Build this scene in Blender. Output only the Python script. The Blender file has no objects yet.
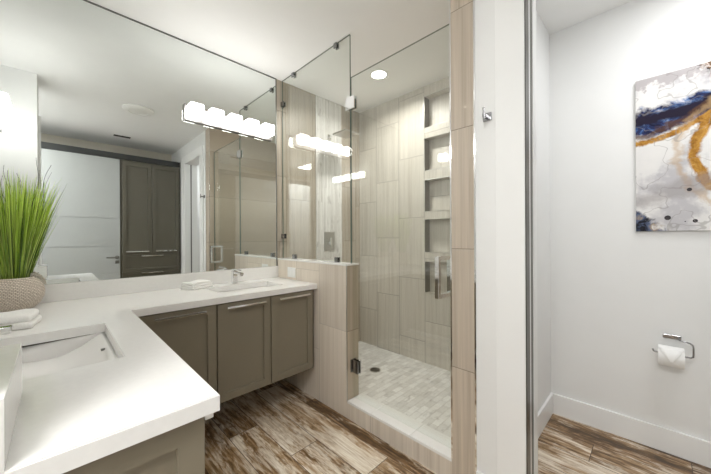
import bpy, bmesh, math, random
from mathutils import Vector, Matrix
random.seed(7)
sc = bpy.context.scene
C = sc.collection
PI = math.pi

# ------------------------------------------------------------------ camera, light, exposure
cam = bpy.data.cameras.new('camera'); camo = bpy.data.objects.new('camera', cam); C.objects.link(camo)
cam.sensor_width = 36; cam.lens = 36*299.67/711; cam.clip_start = .02
camo.matrix_world = Matrix(((.706943, .003814, -.707261, 0), (-.707253, -.003221, -.706953, 0),
                            (-.004974, .999988, .00042, 1.28), (0, 0, 0, 1)))
sc.camera = camo
w = bpy.data.worlds.new('world'); sc.world = w; w.use_nodes = True
w.node_tree.nodes['Background'].inputs[0].default_value = (.9, .95, 1, 1)
w.node_tree.nodes['Background'].inputs[1].default_value = .3
sc.view_settings.view_transform = 'Standard'; sc.view_settings.look = 'None'
sc.view_settings.gamma = 1; sc.view_settings.use_curve_mapping = False
sc.view_settings.exposure = 0.2
sc.cycles.use_denoising = True
sc.cycles.max_bounces = 14; sc.cycles.diffuse_bounces = 7; sc.cycles.glossy_bounces = 8
sc.cycles.transparent_max_bounces = 24; sc.cycles.caustics_reflective = True
LAMP = 10.5          # radiance of the frosted shades

def area(name, loc, sx, sy, watts, col=(1, .96, .9), rot=(0, 0, 0)):
    l = bpy.data.lights.new(name, 'AREA'); l.shape = 'RECTANGLE'; l.size = sx; l.size_y = sy
    l.energy = watts; l.color = col
    o = bpy.data.objects.new(name, l); C.objects.link(o); o.location = loc; o.rotation_euler = rot
    return o
CEIL = 2.745
area('shower_downlight_lamp', (2.063, 1.753, 2.725), .11, .11, 12).data.spread = math.radians(160)
area('toilet_room_lamp', (2.0, -.35, 2.72), .35, .35, 9.3, (.99, .995, 1))
area('entry_fill', (-.72, .02, 2.70), .5, .5, 34, (1, .99, .975))  # unseen fill added to brighten the camera-facing fronts, no fixture

# ------------------------------------------------------------------ node helpers
class N:
    def __init__(s, name):
        s.m = bpy.data.materials.new(name); s.m.use_nodes = True
        s.t = s.m.node_tree; s.b = s.t.nodes['Principled BSDF']; s.out = s.t.nodes['Material Output']
    def n(s, typ, **k):
        o = s.t.nodes.new(typ)
        for a, v in k.items(): setattr(o, a, v)
        return o
    def l(s, a, b): s.t.links.new(a, b)
    def put(s, sock, v):
        if hasattr(v, 'is_output') or isinstance(v, bpy.types.NodeSocket): s.l(v, sock)
        else: sock.default_value = v
    def math(s, op, a, b=0.0, c=None, clamp=False):
        o = s.n('ShaderNodeMath', operation=op); o.use_clamp = clamp
        s.put(o.inputs[0], a); s.put(o.inputs[1], b)
        if c is not None: s.put(o.inputs[2], c)
        return o.outputs[0]
    def xyz(s):
        g = s.n('ShaderNodeNewGeometry'); x = s.n('ShaderNodeSeparateXYZ'); s.l(g.outputs['Position'], x.inputs[0])
        return x.outputs
    def comb(s, a, b, c):
        o = s.n('ShaderNodeCombineXYZ'); s.put(o.inputs[0], a); s.put(o.inputs[1], b); s.put(o.inputs[2], c); return o.outputs[0]
    def noise(s, vec, scale, detail=3, rough=.5, dist=0):
        o = s.n('ShaderNodeTexNoise'); s.l(vec, o.inputs['Vector'])
        o.inputs['Scale'].default_value = scale; o.inputs['Detail'].default_value = detail
        o.inputs['Roughness'].default_value = rough; o.inputs['Distortion'].default_value = dist
        return o.outputs['Fac']
    def ramp(s, fac, stops, interp='LINEAR'):
        o = s.n('ShaderNodeValToRGB'); s.put(o.inputs[0], fac); r = o.color_ramp; r.interpolation = interp
        while len(r.elements) < len(stops): r.elements.new(.5)
        for e, (p, c) in zip(r.elements, stops):
            e.position = p; e.color = (c, c, c, 1) if isinstance(c, (int, float)) else (*c, 1)
        return o.outputs[0]
    def mix(s, fac, a, b, blend='MIX'):
        o = s.n('ShaderNodeMix', data_type='RGBA', blend_type=blend); s.put(o.inputs[0], fac)
        for sk, v in ((o.inputs[6], a), (o.inputs[7], b)):
            s.put(sk, (*v, 1) if isinstance(v, tuple) else v)
        return o.outputs[2]
    def bump(s, h, dist, strength=1):
        o = s.n('ShaderNodeBump'); s.l(h, o.inputs['Height']); o.inputs['Distance'].default_value = dist
        o.inputs['Strength'].default_value = strength; s.l(o.outputs[0], s.b.inputs['Normal'])
    def set(s, col=None, rough=None, metal=None, spec=None):
        if col is not None: s.put(s.b.inputs['Base Color'], (*col, 1) if isinstance(col, tuple) else col)
        if rough is not None: s.put(s.b.inputs['Roughness'], rough)
        if metal is not None: s.b.inputs['Metallic'].default_value = metal
        if spec is not None: s.b.inputs['Specular IOR Level'].default_value = spec

def plain(name, col, rough=.5, metal=0, var=.03, scale=6, bump=0):
    k = N(name); g = k.n('ShaderNodeNewGeometry').outputs['Position']
    f = k.noise(g, scale, 4)
    hi = tuple(min(1, c*(1+var)) for c in col); lo = tuple(c*(1-var) for c in col)
    k.set(k.ramp(f, [(.3, lo), (.7, hi)]), rough, metal)
    if bump: k.bump(k.noise(g, 220, 3), bump)
    return k.m
M = {}
M['paint'] = plain('wall_paint', (.80, .805, .80), .55, var=.01, bump=.0004)
M['ceiling'] = plain('ceiling_paint', (.86, .862, .855), .7, var=.01, bump=.0004)
M['cream'] = plain('cream_paint', (.62, .58, .50), .6, var=.01)
M['trim'] = plain('white_trim_paint', (.86, .865, .86), .3, var=.008)
M['quartz'] = plain('white_quartz', (.86, .852, .835), .12, var=.015, scale=60)
M['cab'] = plain('taupe_cabinet_paint', (.235, .205, .152), .38, var=.03, scale=5)
M['closet'] = plain('dark_taupe_closet_paint', (.115, .105, .080), .4, var=.03, scale=5)
M['header'] = plain('charcoal_header_paint', (.032, .034, .034), .45, var=.03)
M['chrome'] = plain('polished_chrome', (.86, .86, .87), .07, 1, var=.01)
M['steel'] = plain('brushed_metal', (.55, .54, .52), .28, 1, var=.04, scale=90)
M['bronze'] = plain('dark_jamb_track', (.10, .095, .085), .3, .6, var=.02)
M['plate'] = plain('satin_backplate', (.30, .29, .28), .35, 1, var=.01)
M['dchrome'] = plain('shaded_chrome', (.32, .32, .33), .18, 1, var=.01)
M['channel'] = plain('dark_metal_channel', (.22, .22, .21), .35, 1, var=.03)
M['ceramic'] = plain('white_ceramic', (.90, .89, .875), .08, var=.008)
M['plastic'] = plain('white_plastic', (.84, .84, .82), .35, var=.01)
M['doorpaint'] = plain('pale_grey_door_paint', (.40, .415, .41), .4, var=.01)
M['dark'] = plain('dark_recess', (.02, .02, .02), .8)
M['gapshade'] = plain('dark_gap_shade', (.10, .09, .08), .7)
M['towel'] = plain('white_terry', (.90, .89, .87), .95, var=.02, scale=90, bump=.003)
M['paper'] = plain('white_paper', (.88, .88, .87), .9, var=.01)
M['soil'] = plain('plant_base', (.07, .09, .02), .9, var=.3, scale=60)
M['twig'] = plain('dark_twig', (.05, .04, .035), .8, var=.3, scale=60)
for i, c in enumerate(((.30, .45, .045), (.16, .28, .022), (.50, .62, .15), (.05, .11, .012))):
    k = N('grass_blade_%d' % i); k.set(c, .45); k.b.inputs['Subsurface Weight'].default_value = 0
    g = k.n('ShaderNodeNewGeometry').outputs['Position']
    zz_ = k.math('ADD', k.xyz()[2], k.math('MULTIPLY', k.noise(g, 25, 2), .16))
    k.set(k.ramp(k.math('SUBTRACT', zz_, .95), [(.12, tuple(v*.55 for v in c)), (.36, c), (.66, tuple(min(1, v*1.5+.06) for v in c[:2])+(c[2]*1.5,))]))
    M['g%d' % i] = k.m
# mirror
k = N('silver_mirror'); k.set((.83, .86, .845), .0, 1); M['mirror'] = k.m
# frosted lit shade
k = N('lit_frosted_glass'); k.set((.95, .95, .95), .3)
k.b.inputs['Emission Color'].default_value = (1, .98, .95, 1); k.b.inputs['Emission Strength'].default_value = LAMP
M['shade'] = k.m
k = N('downlight_lens'); k.set((.95, .95, .95), .3)
k.b.inputs['Emission Color'].default_value = (1, .98, .95, 1); k.b.inputs['Emission Strength'].default_value = 12
M['lens'] = k.m
# clear architectural glass (reflection by angle, the same for every ray)
def glass(name, tint, edge=False):
    k = N(name); tr = k.n('ShaderNodeBsdfTransparent'); gl = k.n('ShaderNodeBsdfGlossy'); mx = k.n('ShaderNodeMixShader')
    tr.inputs[0].default_value = (*tint, 1); gl.inputs['Roughness'].default_value = 0
    gl.inputs[0].default_value = (1, 1, 1, 1)
    lw = k.n('ShaderNodeLayerWeight'); lw.inputs[0].default_value = .5
    f = k.math('ADD', k.math('MULTIPLY', k.math('POWER', lw.outputs['Facing'], 5.0), .93), .060)
    k.l(f, mx.inputs[0]); k.l(tr.outputs[0], mx.inputs[1]); k.l(gl.outputs[0], mx.inputs[2]); k.l(mx.outputs[0], k.out.inputs[0])
    return k.m
M['glass'] = glass('clear_shower_glass', (.955, .972, .962))
k = N('green_glass_edge'); k.set((.12, .16, .14), .15); M['gedge'] = k.m

# vertical 12x24 porcelain tile with straight grain
def tile(name, axis, t0, width, z0, stag, base=(.50, .435, .355), contrast=1.0, height=.61, joint=.0035, grout=.45):
    k = N(name); P = k.xyz(); t = P[axis]; z = P[2]
    u = k.math('DIVIDE', k.math('SUBTRACT', t, t0), width)
    col = k.math('FLOOR', u)
    v = k.math('DIVIDE', k.math('ADD', k.math('SUBTRACT', z, z0), k.math('MULTIPLY', col, stag)), height)
    row = k.math('FLOOR', v)
    fu = k.math('SUBTRACT', u, col); fv = k.math('SUBTRACT', v, row)
    du = k.math('MULTIPLY', k.math('MINIMUM', fu, k.math('SUBTRACT', 1.0, fu)), width)
    dv = k.math('MULTIPLY', k.math('MINIMUM', fv, k.math('SUBTRACT', 1.0, fv)), height)
    d = k.math('MINIMUM', du, dv)
    g = k.math('LESS_THAN', d, joint/2)
    wn = k.n('ShaderNodeTexWhiteNoise', noise_dimensions='2D'); k.l(k.comb(col, row, 0.0), wn.inputs['Vector'])
    r = wn.outputs['Value']
    off = k.math('MULTIPLY', r, 37.0)
    vec = k.comb(k.math('ADD', k.math('MULTIPLY', t, 34.0), off), off, k.math('MULTIPLY', z, .8))
    vec2 = k.comb(k.math('ADD', k.math('MULTIPLY', t, 150.0), off), off, k.math('MULTIPLY', z, 2.2))
    n1 = k.noise(vec, 1.0, 3, .55, .3); n2 = k.noise(vec2, 1.0, 2)
    s = k.math('ADD', k.math('MULTIPLY', n1, .65), k.math('MULTIPLY', n2, .35))
    lo = tuple(c*(1-.26*contrast)*q for c, q in zip(base, (1, .97, .93))); hi = tuple(min(1, c*(1+.22*contrast)) for c in base)
    c = k.ramp(s, [(.3, lo), (.5, base), (.7, hi)])
    tone = k.math('ADD', .93, k.math('MULTIPLY', r, .14))
    c = k.mix(1.0, c, k.comb(tone, tone, tone), 'MULTIPLY')
    c = k.mix(g, c, tuple(v*grout for v in base))
    k.set(c, k.math('ADD', .38, k.math('MULTIPLY', g, .4)))
    k.bump(k.math('MULTIPLY', g, -1.0), .0006)
    return k.m
WARM_LIT = (.70, .63, .54); COOL = (.58, .545, .49)  # half wall and curb tone: light on their fronts put into the colour
M['tile_pony'] = tile('tile_half_wall', 1, 1.543, .31, .0, .205, WARM_LIT, .45, grout=.74)
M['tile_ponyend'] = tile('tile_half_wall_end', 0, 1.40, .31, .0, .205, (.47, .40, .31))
M['tile_curb'] = tile('tile_curb', 1, 1.32, .61, -.3, 0, WARM_LIT, .6, height=.6, grout=.7)
M['tile_post'] = tile('tile_post', 1, .50, .40, .0, 0, (.50, .43, .35), .85, height=.6085)
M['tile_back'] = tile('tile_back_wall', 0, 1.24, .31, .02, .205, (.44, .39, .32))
M['tile_niche'] = tile('tile_niche_wall', 1, 1.284, .3085, .454-.61, .2035, COOL, .7, grout=.38)
M['tile_near'] = tile('tile_shower_side', 0, 1.45, .31, .2, .205, COOL)
# marble mosaic
def mosaic(name, a, b, sx, sy, rough=.25):
    k = N(name); P = k.xyz()
    vec = k.comb(P[a], P[b], 0.0)
    br = k.n('ShaderNodeTexBrick'); k.l(vec, br.inputs['Vector']); br.offset = .5
    br.inputs['Scale'].default_value = 1; br.inputs['Brick Width'].default_value = sx; br.inputs['Row Height'].default_value = sy
    br.inputs['Mortar Size'].default_value = .0016; br.inputs['Mortar Smooth'].default_value = .2
    br.inputs['Color1'].default_value = (.88, .875, .86, 1); br.inputs['Color2'].default_value = (.69, .68, .66, 1)
    br.inputs['Mortar'].default_value = (.60, .58, .55, 1)
    n = k.noise(k.comb(k.math('MULTIPLY', P[a], 9.0), k.math('MULTIPLY', P[b], 22.0), 0.0), 1.0, 5, .65, .8)
    v = k.ramp(n, [(.34, (.66, .65, .64)), (.43, (1, 1, 1)), (1, (1, 1, 1))])
    k.set(k.mix(.75, br.outputs['Color'], v, 'MULTIPLY'), rough)
    k.bump(k.math('SUBTRACT', 1.0, br.outputs['Fac']), .0008)
    return k.m
M['mosaic'] = mosaic('marble_mosaic_floor', 0, 1, .10, .05)
M['mosaic_wall'] = mosaic('marble_mosaic_strip', 2, 0, .30, .02, .2)
# weathered wood-look planks running along Y
def planks(name, warm=1.0):
    k = N(name); P = k.xyz(); W, L = .194, 1.22
    u = k.math('DIVIDE', k.math('SUBTRACT', P[0], .968), W); cu = k.math('FLOOR', u)
    w1 = k.n('ShaderNodeTexWhiteNoise', noise_dimensions='1D'); k.l(k.math('ADD', cu, .5), w1.inputs['W'])
    offs = k.math('MULTIPLY', cu, .41)
    v = k.math('DIVIDE', k.math('ADD', k.math('SUBTRACT', P[1], 1.51), offs), L); cv = k.math('FLOOR', v)
    fu = k.math('SUBTRACT', u, cu); fv = k.math('SUBTRACT', v, cv)
    d = k.math('MINIMUM', k.math('MULTIPLY', k.math('MINIMUM', fu, k.math('SUBTRACT', 1.0, fu)), W),
               k.math('MULTIPLY', k.math('MINIMUM', fv, k.math('SUBTRACT', 1.0, fv)), L))
    g = k.math('LESS_THAN', d, .0016)
    wn = k.n('ShaderNodeTexWhiteNoise', noise_dimensions='2D'); k.l(k.comb(cu, cv, 0.0), wn.inputs['Vector'])
    r = wn.outputs['Value']; off = k.math('MULTIPLY', r, 53.0)
    grain = k.noise(k.comb(k.math('ADD', k.math('MULTIPLY', P[0], 34.0), off), k.math('MULTIPLY', P[1], 1.9), off), 1.0, 5, .62, .7)
    fine = k.noise(k.comb(k.math('ADD', k.math('MULTIPLY', P[0], 120.0), off), k.math('MULTIPLY', P[1], 6.0), off), 1.0, 3, .6)
    blot = k.noise(k.comb(k.math('ADD', k.math('MULTIPLY', P[0], 11.0), off), k.math('MULTIPLY', P[1], 2.4), off), 1.0, 5, .68, .6)
    wear = k.noise(k.comb(k.math('ADD', k.math('MULTIPLY', P[0], 42.0), off), k.math('MULTIPLY', P[1], 9.0), off), 1.0, 6, .72, .8)
    a = warm
    patch = k.noise(k.comb(k.math('ADD', k.math('MULTIPLY', P[0], 5.0), off), k.math('MULTIPLY', P[1], 1.3), off), 1.0, 4, .6, .5)
    s = k.math('ADD', k.math('MULTIPLY', grain, .55), k.math('ADD', k.math('MULTIPLY', fine, .33), k.math('MULTIPLY', r, .12)))
    c = k.ramp(s, [(.36, (.055, .026, .009)), (.45, (.20*a, .108*a, .042)), (.53, (.37, .235, .12)), (.64, (.60, .46, .31))])
    ws = k.math('ADD', k.math('MULTIPLY', blot, .36), k.math('ADD', k.math('MULTIPLY', patch, .34), k.math('MULTIPLY', wear, .30)))
    ws = k.math('ADD', ws, k.math('MULTIPLY', k.math('SUBTRACT', r, .5), .07))
    c = k.mix(k.ramp(ws, [(.485, 0.0), (.52, .5), (.57, .95)]), c, k.ramp(fine, [(.3, (.60, .49, .36)), (.6, (.88, .81, .70))]))
    c = k.mix(k.ramp(ws, [(.41, .9), (.475, 0.0)]), c, (.050, .024, .009))
    c = k.mix(g, c, (.06, .035, .02))
    k.set(c, k.ramp(s, [(.4, .28), (.6, .5)])); k.bump(k.math('SUBTRACT', s, k.math('MULTIPLY', g, .6)), .0012)
    return k.m
M['floor'] = planks('weathered_plank_tile')
# woven pot
k = N('woven_fibre'); P = k.xyz()
ang = k.math('ARCTAN2', k.math('SUBTRACT', P[1], 2.325), k.math('SUBTRACT', P[0], -.15))
wv = k.comb(k.math('MULTIPLY', ang, .11), P[2], 0.0)
br = k.n('ShaderNodeTexBrick'); k.l(wv, br.inputs['Vector']); br.offset = .5
br.inputs['Scale'].default_value = 1; br.inputs['Brick Width'].default_value = .013; br.inputs['Row Height'].default_value = .0075
br.inputs['Mortar Size'].default_value = .0013; br.inputs['Mortar Smooth'].default_value = .7
br.inputs['Color1'].default_value = (.93, .85, .76, 1); br.inputs['Color2'].default_value = (.80, .72, .63, 1); br.inputs['Mortar'].default_value = (.30, .23, .17, 1)
nz = k.noise(k.comb(k.math('MULTIPLY', ang, 14.0), k.math('MULTIPLY', P[2], 160.0), 0.0), 1.0, 4, .6)
k.set(k.mix(.6, br.outputs['Color'], k.ramp(nz, [(.35, (.6, .55, .5)), (.6, (1, 1, 1))]), 'MULTIPLY'), .9)
k.bump(k.math('ADD', k.math('SUBTRACT', 1.0, br.outputs['Fac']), nz), .0018); M['woven'] = k.m
# abstract canvas
def canvas():
    k = N('abstract_pour_painting'); P = k.xyz()
    u = k.math('DIVIDE', k.math('SUBTRACT', .085, P[1]), .93); v = k.math('DIVIDE', k.math('SUBTRACT', P[2], 1.302), .93)
    uv = k.comb(u, v, 0.0)
    def nn(s, d=5, r=.6, dist=0, seed=0.0):
        return k.noise(k.comb(k.math('ADD', u, seed), k.math('ADD', v, seed*.7), seed), s, d, r, dist)
    def band(expr, centre, width, soft, amp, seed, sc=7):       # mask around expr == centre, ragged
        e = k.math('ADD', k.math('SUBTRACT', expr, centre), k.math('MULTIPLY', k.math('SUBTRACT', nn(sc, 6, .62, .5, seed), .5), amp))
        return k.math('SUBTRACT', 1.0, k.math('DIVIDE', k.math('SUBTRACT', k.math('ABSOLUTE', e), width), soft, clamp=True), clamp=True)
    c = k.ramp(nn(3.5, 5, .6, 0, 1.0), [(.38, (.52, .51, .53)), (.47, (.74, .73, .72)), (.7, (.80, .785, .765))])
    # grey cloud along the top
    top = k.math('MULTIPLY', k.ramp(k.math('ADD', v, k.math('MULTIPLY', k.math('SUBTRACT', nn(6, 4, .6, 0, 2.0), .5), .5)), [(.92, 0.0), (.94, 1.0)]), .9)
    c = k.mix(top, c, (.42, .39, .40))
    # blue and navy sweep
    line = k.math('SUBTRACT', v, k.math('MULTIPLY', u, .12))
    b1 = band(line, .700, .070, .03, .16, 3.0, 9)
    blue = k.ramp(nn(11, 5, .7, .8, 4.0), [(.40, (.008, .01, .03)), (.50, (.025, .035, .11)), (.56, (.05, .12, .30)), (.62, (.22, .30, .48)), (.68, (.62, .60, .68))])
    c = k.mix(b1, c, blue)
    b2 = band(line, .725, .022, .025, .10, 5.0)
    c = k.mix(b2, c, (.018, .014, .03))
    # gold strand along the sweep, then the ring that drops from it
    gold = k.ramp(nn(16, 5, .7, .4, 6.0), [(.34, (.14, .06, .015)), (.46, (.36, .17, .03)), (.6, (.52, .28, .06)), (.72, (.72, .52, .30))])
    g1 = band(k.math('SUBTRACT', v, k.math('MULTIPLY', k.math('MULTIPLY', u, u), 1.15)), .580, .013, .012, .06, 7.0, 14)
    du = k.math('SUBTRACT', u, .59); dv = k.math('SUBTRACT', v, .47)
    rad = k.math('SQRT', k.math('ADD', k.math('MULTIPLY', du, du), k.math('MULTIPLY', dv, dv)))
    g2 = band(rad, .33, .018, .014, .07, 8.0, 13)
    brown = band(k.math('SUBTRACT', v, k.math('MULTIPLY', k.math('MULTIPLY', u, u), 1.4)), .625, .008, .02, .12, 21.0, 12)
    c = k.mix(k.math('MULTIPLY', brown, .8), c, (.10, .05, .03))
    c = k.mix(g1, c, gold); c = k.mix(g2, c, gold)
    g3 = band(rad, .40, .006, .02, .16, 23.0, 9); c = k.mix(k.math('MULTIPLY', g3, .5), c, (.50, .33, .16))
    plume = k.ramp(k.math('ADD', k.math('ADD', k.math('MULTIPLY', u, 1.1), k.math('MULTIPLY', v, .55)), k.math('MULTIPLY', k.math('SUBTRACT', nn(10, 6, .7, .6, 25.0), .5), .4)), [(.84, 0.0), (.88, 1.0)])
    c = k.mix(plume, c, k.ramp(nn(18, 5, .7, .8, 26.0), [(.42, (.02, .016, .015)), (.5, (.22, .12, .06)), (.56, (.60, .52, .46)), (.64, (.78, .76, .74))]))
    smoke = band(k.math('SUBTRACT', v, k.math('MULTIPLY', u, .35)), .19, .02, .05, .22, 27.0, 6); c = k.mix(k.math('MULTIPLY', smoke, .5), c, (.30, .27, .27))
    # dark plume near upper right and dark corner at lower left
    dl = k.math('ADD', k.math('MULTIPLY', u, .75), v)
    dark = k.ramp(k.math('ADD', dl, k.math('MULTIPLY', k.math('SUBTRACT', nn(9, 5, .65, .6, 9.0), .5), .22)), [(.115, 1.0), (.14, 0.0)])
    dcol = k.ramp(nn(14, 4, .6, .5, 10.0), [(.4, (.015, .015, .02)), (.5, (.10, .13, .22)), (.6, (.38, .30, .22)), (.68, (.70, .68, .66))])
    c = k.mix(dark, c, dcol)
    vo = k.n('ShaderNodeTexVoronoi'); k.l(uv, vo.inputs['Vector']); vo.inputs['Scale'].default_value = 13
    wn = k.n('ShaderNodeTexWhiteNoise'); k.l(vo.outputs['Color'], wn.inputs['Vector'])
    spots = k.math('MULTIPLY', k.math('LESS_THAN', vo.outputs['Distance'], k.math('MULTIPLY', wn.outputs['Value'], .22)), k.math('LESS_THAN', v, .42))
    c = k.mix(spots, c, (.05, .045, .05))
    vein = band(nn(4, 3, .5, 0, 12.0), .5, .003, .004, .0, 13.0)
    c = k.mix(k.math('MULTIPLY', vein, .45), c, (.25, .23, .22))
    k.set(c, .75, spec=.15); return k.m
M['canvas'] = canvas()

# ------------------------------------------------------------------ mesh helpers
def tagp(o, label=None, cat=None, group=None, kind=None):
    for a, v in (('label', label), ('category', cat), ('group', group), ('kind', kind)):
        if v: o[a] = v
    return o
def obj(name, bm, m, parent=None, smooth=False, label=None):
    me = bpy.data.meshes.new(name); bmesh.ops.recalc_face_normals(bm, faces=bm.faces[:]); bm.to_mesh(me); bm.free()
    for mm in (m if isinstance(m, (list, tuple)) else [m]): me.materials.append(mm)
    o = bpy.data.objects.new(name, me); C.objects.link(o)
    if parent: o.parent = parent
    if smooth:
        for p in me.polygons: p.use_smooth = True
        me.set_sharp_from_angle(angle=math.radians(35))
    if label: o['label'] = label
    return o
def empty(name, loc, label, cat, group=None):
    o = bpy.data.objects.new(name, None); C.objects.link(o); o.empty_display_size = .05; o.location = loc
    return tagp(o, label, cat, group)
def under(o, parent):                  # parent an object whose mesh is in world coordinates
    o.parent = parent; o.matrix_parent_inverse = Matrix.Translation(parent.location).inverted(); return o
def box(bm, x0, x1, y0, y1, z0, z1, bev=0, seg=2):
    b = bmesh.new(); bmesh.ops.create_cube(b, size=1)
    for v in b.verts:
        v.co = Vector((x0+(v.co.x+.5)*(x1-x0), y0+(v.co.y+.5)*(y1-y0), z0+(v.co.z+.5)*(z1-z0)))
    if bev: bmesh.ops.bevel(b, geom=b.edges[:], offset=bev, segments=seg, profile=.5, affect='EDGES')
    me = bpy.data.meshes.new('t'); b.to_mesh(me); b.free(); bm.from_mesh(me); bpy.data.meshes.remove(me)
def B(*a, **k):
    bm = bmesh.new(); box(bm, *a, **k); return bm
def tube(bm, pts, r, n=10, cap=True):
    pts = [Vector(p) for p in pts]; rings = []
    prev = None
    for i, p in enumerate(pts):
        d = (pts[min(i+1, len(pts)-1)] - pts[max(i-1, 0)]).normalized()
        if prev is None:
            a = Vector((0, 0, 1)) if abs(d.z) < .9 else Vector((1, 0, 0)); s = d.cross(a).normalized()
        else: s = (prev - d*prev.dot(d)).normalized()
        prev = s; t = d.cross(s); rr = r[i] if isinstance(r, (list, tuple)) else r
        rings.append([bm.verts.new(p + (s*math.cos(2*PI*j/n) + t*math.sin(2*PI*j/n))*rr) for j in range(n)])
    for a, b in zip(rings, rings[1:]):
        for j in range(n): bm.faces.new((a[j], a[(j+1) % n], b[(j+1) % n], b[j]))
    if cap: bm.faces.new(rings[0][::-1]); bm.faces.new(rings[-1])
def lathe(bm, prof, cx, cy, n=40, axis='z'):
    rings = []
    for r, z in prof:
        rings.append([bm.verts.new((cx+r*math.cos(2*PI*j/n), cy+r*math.sin(2*PI*j/n), z)) for j in range(n)])
    for a, b in zip(rings, rings[1:]):
        for j in range(n): bm.faces.new((a[j], a[(j+1) % n], b[(j+1) % n], b[j]))
    bm.faces.new(rings[0][::-1]); bm.faces.new(rings[-1])
def struct(name, bm, m, parent=None):
    o = obj(name, bm, m, parent); o['kind'] = 'structure'; return o
def shaker(x0, x1, z0, z1, y, th=.02, stile=.07, rec=.013):
    """framed door leaf whose face looks towards -Y at y"""
    bm = B(x0, x1, y, y+th, z0, z1)
    bm.faces.ensure_lookup_table(); bm.normal_update()
    f = min(bm.faces, key=lambda q: q.calc_center_median().y)
    bmesh.ops.inset_region(bm, faces=[f], thickness=stile, depth=0)
    bmesh.ops.inset_region(bm, faces=[f], thickness=.0025, depth=0)
    for v in f.verts: v.co.y += rec
    es = [e for e in bm.edges if all(abs(v.co.y-y) < 1e-5 and (min(abs(v.co.x-x0), abs(v.co.x-x1)) < 1e-5 and min(abs(v.co.z-z0), abs(v.co.z-z1)) < 1e-5) for v in e.verts)]
    bmesh.ops.bevel(bm, geom=es, offset=.0018, segments=1, affect='EDGES')
    return bm
def bar_pull(x0, x1, y, z, r=.006, stand=.028, sq=True):
    bm = bmesh.new()
    box(bm, x0, x1, y-stand-.006, y-stand+.006, z-.006, z+.006, .0015)
    for x in (x0+.02, x1-.02): box(bm, x-.005, x+.005, y-stand, y, z-.005, z+.005)
    return bm
def rotate_bm(bm, mat):
    bmesh.ops.transform(bm, matrix=mat, verts=bm.verts[:]); return bm

# ------------------------------------------------------------------ the room
XS = 1.45; YM = 2.475
struct('floor', B(-1.4, 2.65, -1.2, 2.575, -.05, 0), M['floor'])
struct('ceiling', B(-1.4, 2.65, -1.2, 2.575, CEIL, CEIL+.05), M['ceiling'])
struct('wall_back', B(-.43, XS, YM, YM+.1, 0, CEIL), M['paint'])
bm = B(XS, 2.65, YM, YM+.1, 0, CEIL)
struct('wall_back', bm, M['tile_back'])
struct('wall_left', B(-.43, -.33, 1.05, YM, 0, CEIL), M['paint'])
struct('wall_left', B(-1.3, -.112, .735, 1.05, 0, CEIL), M['paint'])
struct('wall_left', B(-1.4, -1.3, -1.1, 1.05, 0, CEIL), M['paint'])
struct('wall_front', B(-1.4, 2.65, -1.2, -1.1, 0, CEIL), M['paint'])
# partition with the opening of the toilet room
struct('wall_right', B(XS, 1.62, .405, .54, 0, CEIL), M['paint'])
struct('wall_right', B(XS, 2.55, .54, .625, 0, CEIL), M['paint'])
struct('wall_right', B(XS, 1.62, -1.1, -.30, 0, CEIL), M['paint'])
struct('wall_right', B(XS, 1.62, -.30, .405, 2.44, CEIL), M['paint'])
# far wall: shower part with recess column, toilet room part
struct('wall_far', B(2.55, 2.65, -1.1, .54, 0, CEIL), M['paint'])
NY0, NY1 = 1.285, 1.594
bm = bmesh.new()
box(bm, 2.55, 2.65, .625, NY0, 0, CEIL); box(bm, 2.55, 2.65, NY1, YM, 0, CEIL)
zs = [.734, 1.039, 1.126, 1.449, 1.523, 1.832, 1.918, 2.237, 2.336, 2.648]
solid = [(0, zs[0])] + [(zs[i], zs[i+1]) for i in (1, 3, 5, 7)] + [(zs[9], CEIL)]
for a, b in solid: box(bm, 2.55, 2.65, NY0, NY1, a, b)
for i in (0, 2, 4, 6, 8): box(bm, 2.64, 2.65, NY0, NY1, zs[i], zs[i+1])
wn_ = struct('wall_far', bm, M['tile_niche'])
bm = bmesh.new()
for i in (0, 2, 4, 6, 8):                    # slim metal profile round each recess
    a, b = zs[i], zs[i+1]
    box(bm, 2.547, 2.552, NY1-.004, NY1, a, b); box(bm, 2.547, 2.552, NY0, NY0+.004, a, b)
    box(bm, 2.547, 2.552, NY0+.004, NY1-.004, a, a+.004); box(bm, 2.547, 2.552, NY0+.004, NY1-.004, b-.004, b)
struct('trim_1', bm, M['steel'])
struct('wall_shower', B(1.449, 2.55, .625, .751, 0, CEIL), M['tile_post'])
struct('trim_2', B(1.444, 1.450, .617, .625, 0, CEIL), M['chrome'])
struct('trim_3', B(1.4465, 1.4495, .744, .7515, .125, CEIL), M['chrome'])
# half wall, curb, shower floor
struct('wall_half', B(XS, 1.565, 1.543, YM, 0, 1.075), M['tile_pony'])
struct('wall_half', B(XS+.001, 1.564, 1.539, 1.543, 0.125, 1.075), M['tile_ponyend'])
struct('trim_4', B(XS-.003, 1.57, 1.536, YM, 1.075, 1.087, bev=.001), M['quartz'])
struct('trim_5', B(XS-.003, XS, 1.536, 1.541, .125, 1.075), M['steel'])
struct('trim_6', B(XS, 1.575, .751, 1.543, 0, .108), M['tile_curb'])
bm = bmesh.new()
for a, b in ((.751, 1.011), (1.0125, 1.318), (1.3195, 1.538)): box(bm, XS-.001, 1.60, a, b, .108, .125, .0012)
struct('trim_7', bm, M['quartz'])
struct('floor', B(1.565, 2.55, .751, YM, 0, .045), M['mosaic'])
struct('wall_back', B(1.90, 2.254, YM-.008, YM, .045, CEIL), M['mosaic_wall'])
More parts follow.
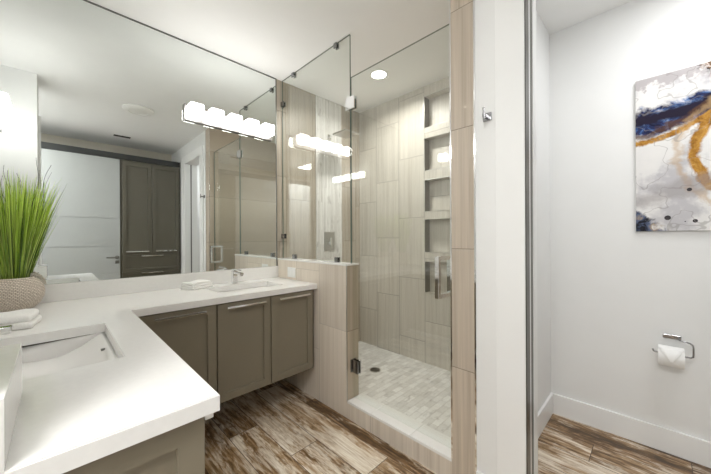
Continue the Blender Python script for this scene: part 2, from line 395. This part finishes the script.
# pocket door opening: casing, split jamb with slot, door edge
struct('trim_8', B(1.436, XS, .398, .520, 0, 2.56, bev=.002), M['trim'])
bm = bmesh.new()
box(bm, 1.488, 1.511, .396, .405, 0, 2.44); box(bm, 1.566, 1.622, .398, .405, 0, 2.44)
struct('trim_9', bm, M['trim'])
dk = bmesh.new(); box(dk, 1.441, 1.488, .394, .398, 0, 2.44); box(dk, 1.511, 1.566, .4015, .405, 0, 2.44)
struct('trim_11', dk, M['bronze'])
bm = bmesh.new()
box(bm, 1.436, XS, -.42, -.30, 0, 2.56, .002); box(bm, 1.436, XS, -.30, .398, 2.44, 2.56, .002)
box(bm, XS, 1.520, -.30, -.293, 0, 2.44); box(bm, 1.540, 1.622, -.30, -.293, 0, 2.44)
struct('trim_12', bm, M['trim'])
struct('trim_13', B(1.50, 1.56, -.30, -.297, 0, 2.44), M['channel'])
# baseboards
def base(name, x0, x1, y0, y1): struct(name, B(x0, x1, y0, y1, 0, .14, bev=.002), M['trim'])
base('baseboard_far', 2.535, 2.55, -1.1, .525)
base('baseboard_right', 1.622, 2.55, .525, .54)
base('baseboard_right', 1.437, XS, .520, .618)
base('baseboard_front', 1.622, 2.535, -1.1, -1.085)
# casing at the end of the short wall beside the near sink
struct('trim_14', B(-.18, -.097, .715, .735, 0, 2.461, bev=.001), M['trim'])

# ------------------------------------------------------------------ mirror
mi = empty('wall_mirror', (.55, YM, 1.9), 'large frameless wall mirror from backsplash to ceiling above the vanity', 'mirror')
under(obj('mirror_glass', B(-.325, 1.438, YM-.006, YM-.0005, 1.017, CEIL-.010), M['mirror']), mi)
bm = bmesh.new(); box(bm, -.325, 1.446, YM-.009, YM-.0005, CEIL-.010, CEIL-.001); box(bm, 1.438, 1.446, YM-.009, YM-.0005, 1.017, CEIL-.010)
under(obj('edge_channel', bm, M['channel'], label='thin dark metal channel'), mi)

# ------------------------------------------------------------------ countertop with cut-outs
HC = .914; TH = .038
ct = empty('countertop', (.27, 1.9, HC-TH), 'white quartz L-shaped countertop with backsplash, over both taupe vanity cabinets', 'countertop')
S1 = (-.20, .148, 1.16, 1.68); S2 = (.76, 1.25, 2.04, 2.30)
xs = sorted({-.33, -.112, .27, XS, *S1[:2], *S2[:2]}); ys = sorted({.721, 1.05, 1.876, YM, *S1[2:], *S2[2:]})
bm = bmesh.new(); V = {}
def vv(x, y):
    if (x, y) not in V: V[x, y] = bm.verts.new((x, y, HC))
    return V[x, y]
for i in range(len(xs)-1):
    for j in range(len(ys)-1):
        cx, cy = (xs[i]+xs[i+1])/2, (ys[j]+ys[j+1])/2
        if cx > .27 and cy < 1.876: continue
        if cx < -.112 and cy < 1.05: continue
        if any(s[0] < cx < s[1] and s[2] < cy < s[3] for s in (S1, S2)): continue
        bm.faces.new((vv(xs[i], ys[j]), vv(xs[i+1], ys[j]), vv(xs[i+1], ys[j+1]), vv(xs[i], ys[j+1])))
r = bmesh.ops.extrude_face_region(bm, geom=bm.faces[:])
for e in r['geom']:
    if isinstance(e, bmesh.types.BMVert): e.co.z -= TH
bmesh.ops.recalc_face_normals(bm, faces=bm.faces[:])
bmesh.ops.dissolve_limit(bm, angle_limit=.01, verts=bm.verts[:], edges=bm.edges[:])
bm.normal_update()
es = [e for e in bm.edges if len(e.link_faces) == 2 and e.calc_face_angle() > .5 and all(v.co.z > HC-.001 for v in e.verts)]
bmesh.ops.bevel(bm, geom=es, offset=.0025, segments=2, affect='EDGES')
under(obj('slab', bm, M['quartz']), ct)
under(obj('backsplash', B(-.33, XS-.001, YM-.022, YM-.0005, HC+.0005, 1.016, bev=.001), M['quartz']), ct)
under(obj('backsplash', B(-.33, -.308, 1.075, YM-.022, HC+.0005, 1.016, bev=.001), M['quartz']), ct)
bm = bmesh.new(); box(bm, -.112, -.058, .721, 1.072, HC+.0005, 1.03, .001); box(bm, -.308, -.112, 1.05, 1.072, HC+.0005, 1.03)
under(obj('backsplash', bm, M['quartz']), ct)

def basin(s, axis, depth, name, label, group=None):
    x0, x1, y0, y1 = s; e = .004
    x0 -= e; x1 += e; y0 -= e; y1 += e; zt = HC-TH-.0003
    bm = bmesh.new(); n = 24; lo, hi = (x0, x1) if axis == 0 else (y0, y1); a, b = (y0, y1) if axis == 0 else (x0, x1)
    prof = []
    for i in range(n+1):
        t = -1+2*i/n; p_ = lo+(hi-lo)*i/n
        if axis == 0:
            kx = [-.21, -.19, -.16, -.096, -.058, -.018, .010, .039, .069, .100, .132, .153]
            kz = [.8757, .845, .826, .813, .808, .805, .807, .817, .831, .850, .872, .8757]
            q = 0
            while q < len(kx)-2 and p_ > kx[q+1]: q += 1
            f_ = min(1, max(0, (p_-kx[q])/(kx[q+1]-kx[q]))); z = kz[q]+(kz[q+1]-kz[q])*f_
        else: z = zt - depth*(1-abs(t)**2.6)**.8
        prof.append((p_, z))
    def vert(p, q, z): return bm.verts.new((p, q, z) if axis == 0 else (q, p, z))
    A = [vert(p, a, z) for p, z in prof]; Bv = [vert(p, b, z) for p, z in prof]
    for i in range(n): bm.faces.new((A[i], A[i+1], Bv[i+1], Bv[i]))
    bm.faces.new(A); bm.faces.new(Bv[::-1])
    # outer flange and shell
    o = obj('basin', bm, M['ceramic'], None, True)
    md = o.modifiers.new('s', 'SOLIDIFY'); md.thickness = .008; md.offset = 1
    c = ((x0+x1)/2, (y0+y1)/2, zt-depth)
    t = empty('undermount_sink', c, label, 'sink', group); under(o, t)
    bm = bmesh.new(); lathe(bm, [(.0, zt-depth+.004), (.021, zt-depth+.004), (.023, zt-depth+.001), (.0, zt-depth+.0005)][0:3], c[0], c[1], 24)
    under(obj('drain', bm, M['chrome'], None, True, 'round chrome drain'), t)
    return t
k1 = basin(S1, 0, .105, 'a', 'white undermount sink with curved basin in the near counter by the left edge')
ov = obj('overflow_slot', B(.116, .128, 1.440, 1.452, .8655, .8715), M['channel'], label='small dark overflow slot'); under(ov, k1)
basin(S2, 1, .10, 'b', 'white undermount sink in the far counter below the mirror, behind the chrome faucet')

def faucet(name, loc, rot, label):
    t = empty('faucet', loc, label, 'faucet', 'single-lever chrome faucets')
    bm = B(-.024, .024, -.024, .024, .0005, .004, bev=.001); obj('base_plate', bm, M['chrome'], t)
    obj('body', B(-.019, .019, -.019, .019, .004, .100, bev=.004, seg=3), M['chrome'], t)
    bm = bmesh.new(); box(bm, -.015, .015, -.135, -.015, .078, .094, .003, 3); box(bm, -.010, .010, -.132, -.112, .070, .079, .001)
    obj('spout', bm, M['chrome'], t)
    bm = bmesh.new(); box(bm, -.013, .013, -.013, .013, .100, .110, .003); box(bm, -.009, .009, -.110, .012, .108, .116, .0025)
    obj('lever', bm, M['chrome'], t); t.rotation_euler.z = rot
    return t
f1 = faucet('faucet', (1.007, 2.375, HC), 0, 'small chrome lever faucet standing behind the far sink under the mirror')
f2 = faucet('faucet', (-.232, 1.42, HC), PI/2, 'chrome lever faucet of the near sink, its spout tip at the left edge')

# ------------------------------------------------------------------ vanity cabinets
va = empty('vanity_cabinet', (.85, 2.18, .256), 'taupe floating vanity cabinet with three shaker doors below the mirror', 'cabinet')
bm = bmesh.new()
for q in ((.271, 1.428, 1.911, YM-.001, .256, .276), (.271, .291, 1.911, YM-.001, .276, .874), (1.408, 1.428, 1.911, YM-.001, .276, .874),
          (.291, 1.408, YM-.016, YM-.001, .276, .874), (.291, 1.408, 1.911, 1.929, .276, .874)): box(bm, *q)
under(obj('body', bm, M['cab']), va)
for i, (a, b) in enumerate(((.300, .6905), (.6975, 1.0535), (1.0605, 1.417))):
    d = under(obj('door', shaker(a, b, .262, .868, 1.890, stile=.068), M['cab']), va)
    h = obj('handle', bar_pull((a+b)/2-.130, (a+b)/2+.130, 1.890, .845), M['chrome'], d, label='square chrome bar handle')
under(obj('gap_shade', B(1.4195, 1.4275, 1.900, 1.911, .262, .868), M['gapshade'], label='dark strip painted as shade of the gap beside last door'), va)  # shade of the open gap, painted as a dark strip
vb = empty('vanity_cabinet', (0, 1.3, .256), 'taupe vanity cabinet under the near sink, its panelled end in the foreground', 'cabinet')
bm = bmesh.new()
for q in ((-.108, .223, .766, 1.068, .256, .276), (-.329, .223, 1.068, YM-.002, .256, .276), (.205, .223, .766, YM-.002, .276, .874),
          (-.108, -.090, .766, 1.068, .276, .874), (-.329, -.312, 1.068, YM-.002, .276, .874), (-.090, .205, .766, .784, .276, .874),
          (-.312, .205, YM-.02, YM-.002, .276, .874)): box(bm, *q)
under(obj('body', bm, M['cab']), vb)
under(obj('end_panel', shaker(-.108, .245, .256, .872, .745, stile=.079), M['cab']), vb)
for i, (a, b) in enumerate(((.77, 1.13), (1.134, 1.495), (1.499, 1.86))):
    R90 = Matrix.Rotation(PI/2, 4, 'Z')
    d = under(obj('door', rotate_bm(shaker(a, b, .262, .868, -.2445), R90), M['cab']), vb)
under(obj('bracket', B(.246, .266, .748, .768, .850, .8755, bev=.002), M['plastic'], label='small white bracket under the counter'), vb)

# ------------------------------------------------------------------ vanity lights
def light_bar(label, loc, rot):
    t = empty('vanity_light', loc, label, 'wall light', 'five-shade vanity light bars')
    bm = B(-.357, .357, -.022, 0, -.064, .056, bev=.002)
    obj('backplate', bm, M['plate'], t)
    for i in range(5):
        x = -.290+.145*i
        bm = bmesh.new(); box(bm, x-.016, x+.016, -.032, -.022, -.016, .016, .002)
        a = obj('arm', bm, M['chrome'], t)
        s = obj('shade', B(x-.048, x+.048, -.106, -.028, -.038, .050, bev=.010, seg=3), M['shade'], t, True, 'glowing frosted glass cube shade')
    t.rotation_euler.z = rot
    return t
light_bar('chrome light bar with five glowing cube shades mounted on the mirror', (1.029, YM-.0065, 2.216), 0)
light_bar('chrome light bar above the near sink, glowing at the left edge of the mirror', (-.33, 1.50, 2.216), PI/2)

# ------------------------------------------------------------------ shower glass
def slab_glass(x, y0, y1, z0, z1, th=.010):
    bm = B(x-th/2, x+th/2, y0, y1, z0, z1)
    for f in bm.faces: f.material_index = 0 if abs(f.normal.x) > .5 else 1
    return bm
GX = 1.508
def gobj(name, bm, parent):
    o = obj(name, bm, [M['glass'], M['gedge']], None)
    for p in o.data.polygons: p.material_index = 1 if abs(p.normal.y) > .5 or p.normal.z > .5 else 0
    return under(o, parent)
sp = empty('shower_screen', (GX, 2.0, 1.088), 'fixed clear glass panel standing on the tiled half wall up to the ceiling', 'glass panel')
gobj('glass_panel', slab_glass(GX, 1.553, 2.468, 1.088, CEIL-.003), sp)
def clip(x, y, z, up):
    bm = bmesh.new()
    box(bm, x-.016, x-.006, y-.016, y+.016, z if up else z-.038, z+.038 if up else z, .001)
    box(bm, x+.006, x+.016, y-.016, y+.016, z if up else z-.038, z+.038 if up else z, .001)
    return bm
for y in (1.703, 2.277):
    under(obj('clip', clip(GX, y, CEIL-.001, False), M['dchrome'], label='square metal glass clip'), sp)
    under(obj('clip', clip(GX, y, 1.088, True), M['dchrome'], label='square metal glass clip'), sp)
for z in (1.29, 2.52):
    bm = bmesh.new(); box(bm, GX-.016, GX-.006, 2.43, 2.474, z-.022, z+.022, .001); box(bm, GX+.006, GX+.016, 2.43, 2.474, z-.022, z+.022, .001)
    under(obj('clip', bm, M['dchrome'], label='square metal glass clip'), sp)
sd = empty('shower_door', (GX, 1.15, .14), 'frameless clear glass shower door with square chrome pull', 'shower door')
gobj('glass_panel', slab_glass(GX, .758, 1.546, .134, 2.427), sd)
bm = bmesh.new()
for s in (-1, 1): box(bm, GX+s*.011-.005, GX+s*.011+.005, 1.500, 1.590, 2.195, 2.285, .0015)
box(bm, GX-.006, GX+.006, 1.5465, 1.5525, 2.2, 2.28)
under(obj('hinge', bm, M['chrome'], label='square chrome glass to glass hinge'), sd)
bm = bmesh.new()
for s in (-1, 1): box(bm, GX+s*.011-.005, GX+s*.011+.005, 1.475, 1.530, .315, .405, .0015)
box(bm, GX-.028, GX+.028, 1.532, 1.5385, .315, .405, .001)
under(obj('hinge', bm, M['dchrome'], label='square metal wall hinge near the bottom'), sd)
bm = bmesh.new(); a = .0115; hy = .822
for x in (GX-.065, GX+.065): box(bm, x-a, x+a, hy-a, hy+a, .948, 1.172, .0015)
for z in (.9575, 1.1625): box(bm, GX-.065+a, GX+.065-a, hy-a, hy+a, z-a, z+a)
under(obj('handle', bm, M['chrome'], label='square chrome pull on both sides of the glass'), sd)

# ------------------------------------------------------------------ shower fittings
sv = empty('shower_valve', (2.075, YM-.008, 1.235), 'rectangular chrome shower valve plate with lever on the white mosaic strip', 'shower valve')
under(obj('plate', B(2.000, 2.140, YM-.020, YM-.0085, 1.140, 1.335, bev=.003), M['steel']), sv)
bm = bmesh.new(); tube(bm, [(2.05, YM-.019, 1.215), (2.05, YM-.055, 1.215)], .016, 16); box(bm, 2.040, 2.060, YM-.068, YM-.052, 1.170, 1.275, .003)
under(obj('lever', bm, M['chrome'], label='chrome lever'), sv)
sh = empty('rain_shower', (2.075, 2.2, 2.29), 'flat square chrome shower head on a wall arm inside the shower', 'shower head')
bm = bmesh.new(); box(bm, 2.05, 2.10, YM-.016, YM-.0085, 2.325, 2.375, .002); box(bm, 2.068, 2.084, 2.20, YM-.014, 2.342, 2.358, .002); box(bm, 2.068, 2.084, 2.20, 2.216, 2.325, 2.345)
under(obj('arm', bm, M['chrome']), sh)
under(obj('spray_plate', B(1.98, 2.17, 2.11, 2.30, 2.312, 2.326, bev=.002), M['steel']), sh)
dr = empty('floor_drain', (2.088, 1.84, .045), 'round dark metal drain in the marble mosaic shower floor', 'drain')
bm = bmesh.new(); lathe(bm, [(.050, .0455), (.052, .049), (.044, .050), (.043, .0475)], 2.088, 1.84, 32)
under(obj('ring', bm, M['steel'], None, True), dr)
bm = bmesh.new(); lathe(bm, [(.0425, .0475), (.0425, .0485)], 2.088, 1.84, 32)
for i in range(-3, 4): box(bm, 2.088-.03, 2.088+.03, 1.84+i*.010-.002, 1.84+i*.010+.002, .0485, .0495)
under(obj('grate', bm, M['channel'], None, False, 'dark slotted grate'), dr)
dl = empty('recessed_light', (2.063, 1.753, CEIL), 'round lit recessed downlight in the ceiling over the shower', 'ceiling light')
bm = bmesh.new(); lathe(bm, [(.085, CEIL-.001), (.085, CEIL-.006), (.066, CEIL-.009), (.066, CEIL-.001)], 2.063, 1.753, 40)
under(obj('trim_ring', bm, M['plastic'], None, True), dl)
bm = bmesh.new(); lathe(bm, [(.065, CEIL-.0015), (.065, CEIL-.006)], 2.063, 1.753, 40)
under(obj('lens', bm, M['lens'], None, False, 'glowing white lens'), dl)

# ------------------------------------------------------------------ small wall things
sw = empty('wall_outlet', (XS, 2.235, .975), 'white cover plate on the tiled half wall above the end of the counter', 'wall plate')
under(obj('cover_plate', B(XS-.006, XS-.0003, 2.175, 2.295, .932, 1.018, bev=.002), M['plastic']), sw)
bm = bmesh.new()
for y in (2.205, 2.265): box(bm, XS-.009, XS-.006, y-.017, y+.017, .945, 1.005, .0015)
under(obj('socket_insert', bm, M['plastic']), sw)
hk = empty('robe_hook', (XS, .560, 1.84), 'chrome robe hook on the narrow white wall right of the tiled post', 'hook')
under(obj('rosette', B(XS-.009, XS-.0005, .540, .578, 1.825, 1.863, bev=.002), M['dchrome']), hk)
bm = bmesh.new(); box(bm, XS-.050, XS-.009, .552, .566, 1.834, 1.850, .002); box(bm, XS-.056, XS-.048, .552, .562, 1.818, 1.874, .002)
under(obj('prong', bm, M['dchrome']), hk)
pt = empty('abstract_painting', (2.55, -.38, 1.77), 'unframed abstract canvas with navy, blue and gold sweeps on the toilet room wall', 'painting')
under(obj('canvas', B(2.532, 2.549, -.845, .083, 1.305, 2.230, bev=.002), M['canvas']), pt)

# toilet paper
tp = empty('paper_holder', (2.55, -.064, .690), 'chrome wire toilet paper holder on the white toilet room wall', 'holder')
under(obj('rosette', B(2.53, 2.5495, -.105, -.030, .677, .700, bev=.002), M['dchrome']), tp)
rz, rx = .600, 2.482
path = [(2.532, -.095, .688), (2.500, -.095, .688), (2.487, -.097, .687), (rx, -.105, .685), (rx, -.135, .680), (rx, -.146, .670), (rx, -.148, .655)]
path += [(rx, -.148, rz+.020), (rx, -.147, rz+.006), (rx, -.138, rz), (rx, .000, rz), (rx, .008, rz+.003), (rx, .012, rz+.014)]
bm = bmesh.new(); tube(bm, path, .0042, 12)
under(obj('wire_arm', bm, M['dchrome'], None, True), tp)
rl = empty('toilet_paper_roll', (rx, -.06, rz), 'white toilet paper roll with folded point hanging on the chrome holder', 'toilet paper')
bm = bmesh.new(); n = 40; rings = []
prof = [(.019, -.052), (.055, -.052), (.0565, -.0505), (.0565, .0505), (.055, .052), (.019, .052)]
for r_, y in prof: rings.append([bm.verts.new((rx+r_*math.cos(2*PI*j/n), -.062+y, rz-.012+r_*math.sin(2*PI*j/n))) for j in range(n)])
rings.append(rings[0])
for a, b in zip(rings, rings[1:]):
    for j in range(n): bm.faces.new((a[j], a[(j+1) % n], b[(j+1) % n], b[j]))
under(obj('roll', bm, M['paper'], None, True), rl)
bm = bmesh.new()          # folded pointed flap on the front
def cyl(y, ang, r_): return (rx+r_*math.cos(ang), -.062+y, rz-.012+r_*math.sin(ang))
rows = []
for i in range(9):
    a = math.radians(120+i*11); hw = .052*(1-i/8)+.001
    rows.append([bm.verts.new(cyl(t*hw, a, .0585+.002*abs(t))) for t in (-1, -.5, 0, .5, 1)])
for a, b in zip(rows, rows[1:]):
    for j in range(4): bm.faces.new((a[j], a[j+1], b[j+1], b[j]))
fl = obj('folded_sheet', bm, M['paper'], None, True); md = fl.modifiers.new('s', 'SOLIDIFY'); md.thickness = .0012; under(fl, rl)

# ------------------------------------------------------------------ towels
def towel(name, w_, d_, h_, layers, loc, rot, label):
    t = empty('folded_towel', loc, label, 'towel', 'folded white hand towels'); t.rotation_euler.z = rot
    for i in range(layers):
        z0 = i*h_/layers; z1 = z0 + h_/layers*1.02
        s = 1-.05*i
        bm = B(-w_/2*s, w_/2*s, -d_/2*s+.004*i, d_/2*s, z0, z1, bev=h_/layers*.42, seg=4)
        bmesh.ops.subdivide_edges(bm, edges=[e for e in bm.edges if e.calc_length() > .04], cuts=7, use_grid_fill=True)
        for v in bm.verts:
            v.co.z += .0035*math.sin(v.co.x*38+i*1.3)*math.cos(v.co.y*31+i)*(v.co.z/h_) - .16*(v.co.z/h_)*max(0, abs(v.co.x)-w_*.34)
            v.co.x += .003*math.sin(v.co.y*45+i); v.co.y += .003*math.sin(v.co.x*40+2*i)
            v.co.z = max(v.co.z, .0006)
        obj('fold', bm, M['towel'], t, True)
    return t
towel('towel', .185, .125, .048, 3, (.730, 2.365, HC), math.radians(28), 'folded white towel lying left of the far faucet in front of the mirror')
towel('towel', .25, .17, .056, 2, (-.178, 1.89, HC), math.radians(-8), 'folded white towel on the counter between the near sink and the woven pot')

# ------------------------------------------------------------------ potted grass
PX, PY = -.15, 2.325
pg = empty('potted_grass', (PX, PY, HC), 'bright green ornamental grass in a round woven pot in the counter corner', 'plant')
bm = bmesh.new()
prof = [(.050, HC+.0005), (.070, HC+.006), (.092, HC+.028), (.106, HC+.060), (.110, HC+.088), (.105, HC+.118), (.090, HC+.145), (.070, HC+.162), (.064, HC+.166), (.060, HC+.160), (.060, HC+.145)]
lathe(bm, prof, PX, PY, 64)
under(obj('pot', bm, M['woven'], None, True), pg)
bm = bmesh.new(); lathe(bm, [(.059, HC+.146), (.055, HC+.158), (.03, HC+.164)], PX, PY, 24)
under(obj('moss', bm, M['soil'], None, True), pg)
bm = bmesh.new()
def blade(a, lean, L, w_, curve, r0, mi_):
    d = Vector((math.cos(a), math.sin(a), 0)); s = Vector((-d.y, d.x, 0)); n = 6
    p0 = Vector((PX, PY, HC+.155)) + d*r0
    prev = None; tw = random.uniform(-1.2, 1.2)
    for i in range(n+1):
        t = i/n
        out = lean*L*t + curve*L*t*t
        p = p0 + d*out + Vector((0, 0, L*(t - .12*abs(lean+curve)*t*t)))
        if p.y > 2.462: p.y = 2.462 - (p.y-2.462)*.15
        if p.x < -.30: p.x = -.30
        hw = w_*(1-t)**.6*(.6+.4*min(1, t*4)) + .0002
        sd_ = (s*math.cos(tw) + d*math.sin(tw))
        cur = (bm.verts.new(p-sd_*hw), bm.verts.new(p+sd_*hw))
        if prev:
            f = bm.faces.new((prev[0], prev[1], cur[1], cur[0])); f.material_index = mi_
        prev = cur
for i in range(820):
    a = random.uniform(0, 2*PI); r0 = .052*math.sqrt(random.random())
    q = r0/.052
    L = random.uniform(.34, .60)*(1-.10*q)
    blade(a, .28*q*random.uniform(.3, 1.15), L, random.uniform(.0014, .0026), random.uniform(-.04, .10), r0, random.choices((0, 1, 2, 3), (5, 4, 3, 2))[0])
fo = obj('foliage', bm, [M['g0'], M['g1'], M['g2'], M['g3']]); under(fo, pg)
for i in range(7):
    a = random.uniform(0, 2*PI); bm = bmesh.new(); pts = []; H = random.uniform(.56, .64)
    for j in range(22):
        t = j/21
        pts.append((PX+.04*math.cos(a)+.09*t*math.cos(a)+.012*math.sin(t*13+i)*t, PY+.03*math.sin(a)+.035*t*math.sin(a)+.012*math.cos(t*12+i)*t, HC+.15+H*t))
    tube(bm, pts, [.0016*(1-.5*j/21) for j in range(22)], 5)
    under(obj('twig', bm, M['twig'], None, True, 'thin dark curly twig'), pg)

# ------------------------------------------------------------------ entry door, closet and ceiling things (seen in the mirror)
YC = -.534
struct('trim_15', B(-1.3, 1.436, YC-.03, YC, 2.425, 2.505), M['header'])
struct('wall_front', B(-1.3, -.165, YC-.04, YC-.005, 0, 2.425), M['paint'])
struct('wall_front', B(-1.3, XS, -1.1, -1.092, 2.505, CEIL), M['cream'])
ed = bpy.data.objects.new('door_1', None); C.objects.link(ed); ed.location = (.66, YC, 0); ed['kind'] = 'structure'; ed.empty_display_size = .05
bm = B(-.16, .658, YC-.036, YC-.008, .012, 2.42)
zz = [.012, .39, .778, 1.163, 1.56, 2.42]
for a, b in zip(zz, zz[1:]): box(bm, -.16, .658, YC-.008, YC, a+.004, b-.004)
under(obj('door_leaf', bm, M['doorpaint']), ed)
bm = bmesh.new(); tube(bm, [(.622, YC, 1.005), (.622, YC+.012, 1.005)], .024, 20); tube(bm, [(.622, YC+.01, 1.005), (.622, YC+.045, 1.005), (.608, YC+.05, 1.005), (.50, YC+.05, 1.005)], .008, 10)
under(obj('door_handle', bm, M['channel'], None, True), ed)
under(obj('lock_plate', B(.600, .645, YC, YC+.008, .915, .958, bev=.002), M['channel']), ed)
cl = empty('closet_cabinet', (1.06, -.8, 0), 'tall dark taupe linen closet beside the pale door, seen in the mirror', 'closet')
under(obj('body', B(.662, 1.434, -1.09, YC-.022, .0, 2.42), M['closet']), cl)
for a, b in ((.684, 1.046), (1.052, 1.42)):
    d = under(obj('door', rotate_bm(shaker(-b, -a, 1.045, 2.395, -YC, stile=.07), Matrix.Rotation(PI, 4, 'Z')), M['closet']), cl)
    obj('handle', rotate_bm(bar_pull(-(a+b)/2-.14, -(a+b)/2+.14, -YC, 1.078), Matrix.Rotation(PI, 4, 'Z')), M['chrome'], d, label='chrome bar handle')
for z0, z1 in ((.790, 1.037), (.44, .782), (.10, .432)):
    d = under(obj('drawer', rotate_bm(shaker(-1.42, -.684, z0, z1, -YC, stile=.05), Matrix.Rotation(PI, 4, 'Z')), M['closet']), cl)
    obj('handle', rotate_bm(bar_pull(-1.19, -.91, -YC, z1-.028), Matrix.Rotation(PI, 4, 'Z')), M['chrome'], d, label='chrome bar handle')
fx = empty('ceiling_fixture', (.672, .78, CEIL), 'round white ceiling fixture seen in the mirror left of the light bar', 'ceiling fixture')
bm = bmesh.new(); lathe(bm, [(.150, CEIL-.0005), (.150, CEIL-.012), (.135, CEIL-.026), (.095, CEIL-.032), (.090, CEIL-.026)], .672, .78, 32)
under(obj('cover', bm, M['plastic'], None, True), fx)
vt = empty('ceiling_vent', (.68, -.46, CEIL), 'small dark slotted ceiling vent in front of the closet, seen in the mirror', 'vent')
bm = bmesh.new(); box(bm, .57, .79, -.515, -.425, CEIL-.006, CEIL-.0005, .001)
under(obj('frame', bm, M['plastic']), vt)
bm = bmesh.new(); box(bm, .585, .775, -.505, -.435, CEIL-.0075, CEIL-.006)
for i in range(5): box(bm, .585, .775, -.501+i*.015, -.499+i*.015+.002, CEIL-.011, CEIL-.0075)
under(obj('louvre', bm, M['dark'], label='dark slats'), vt)
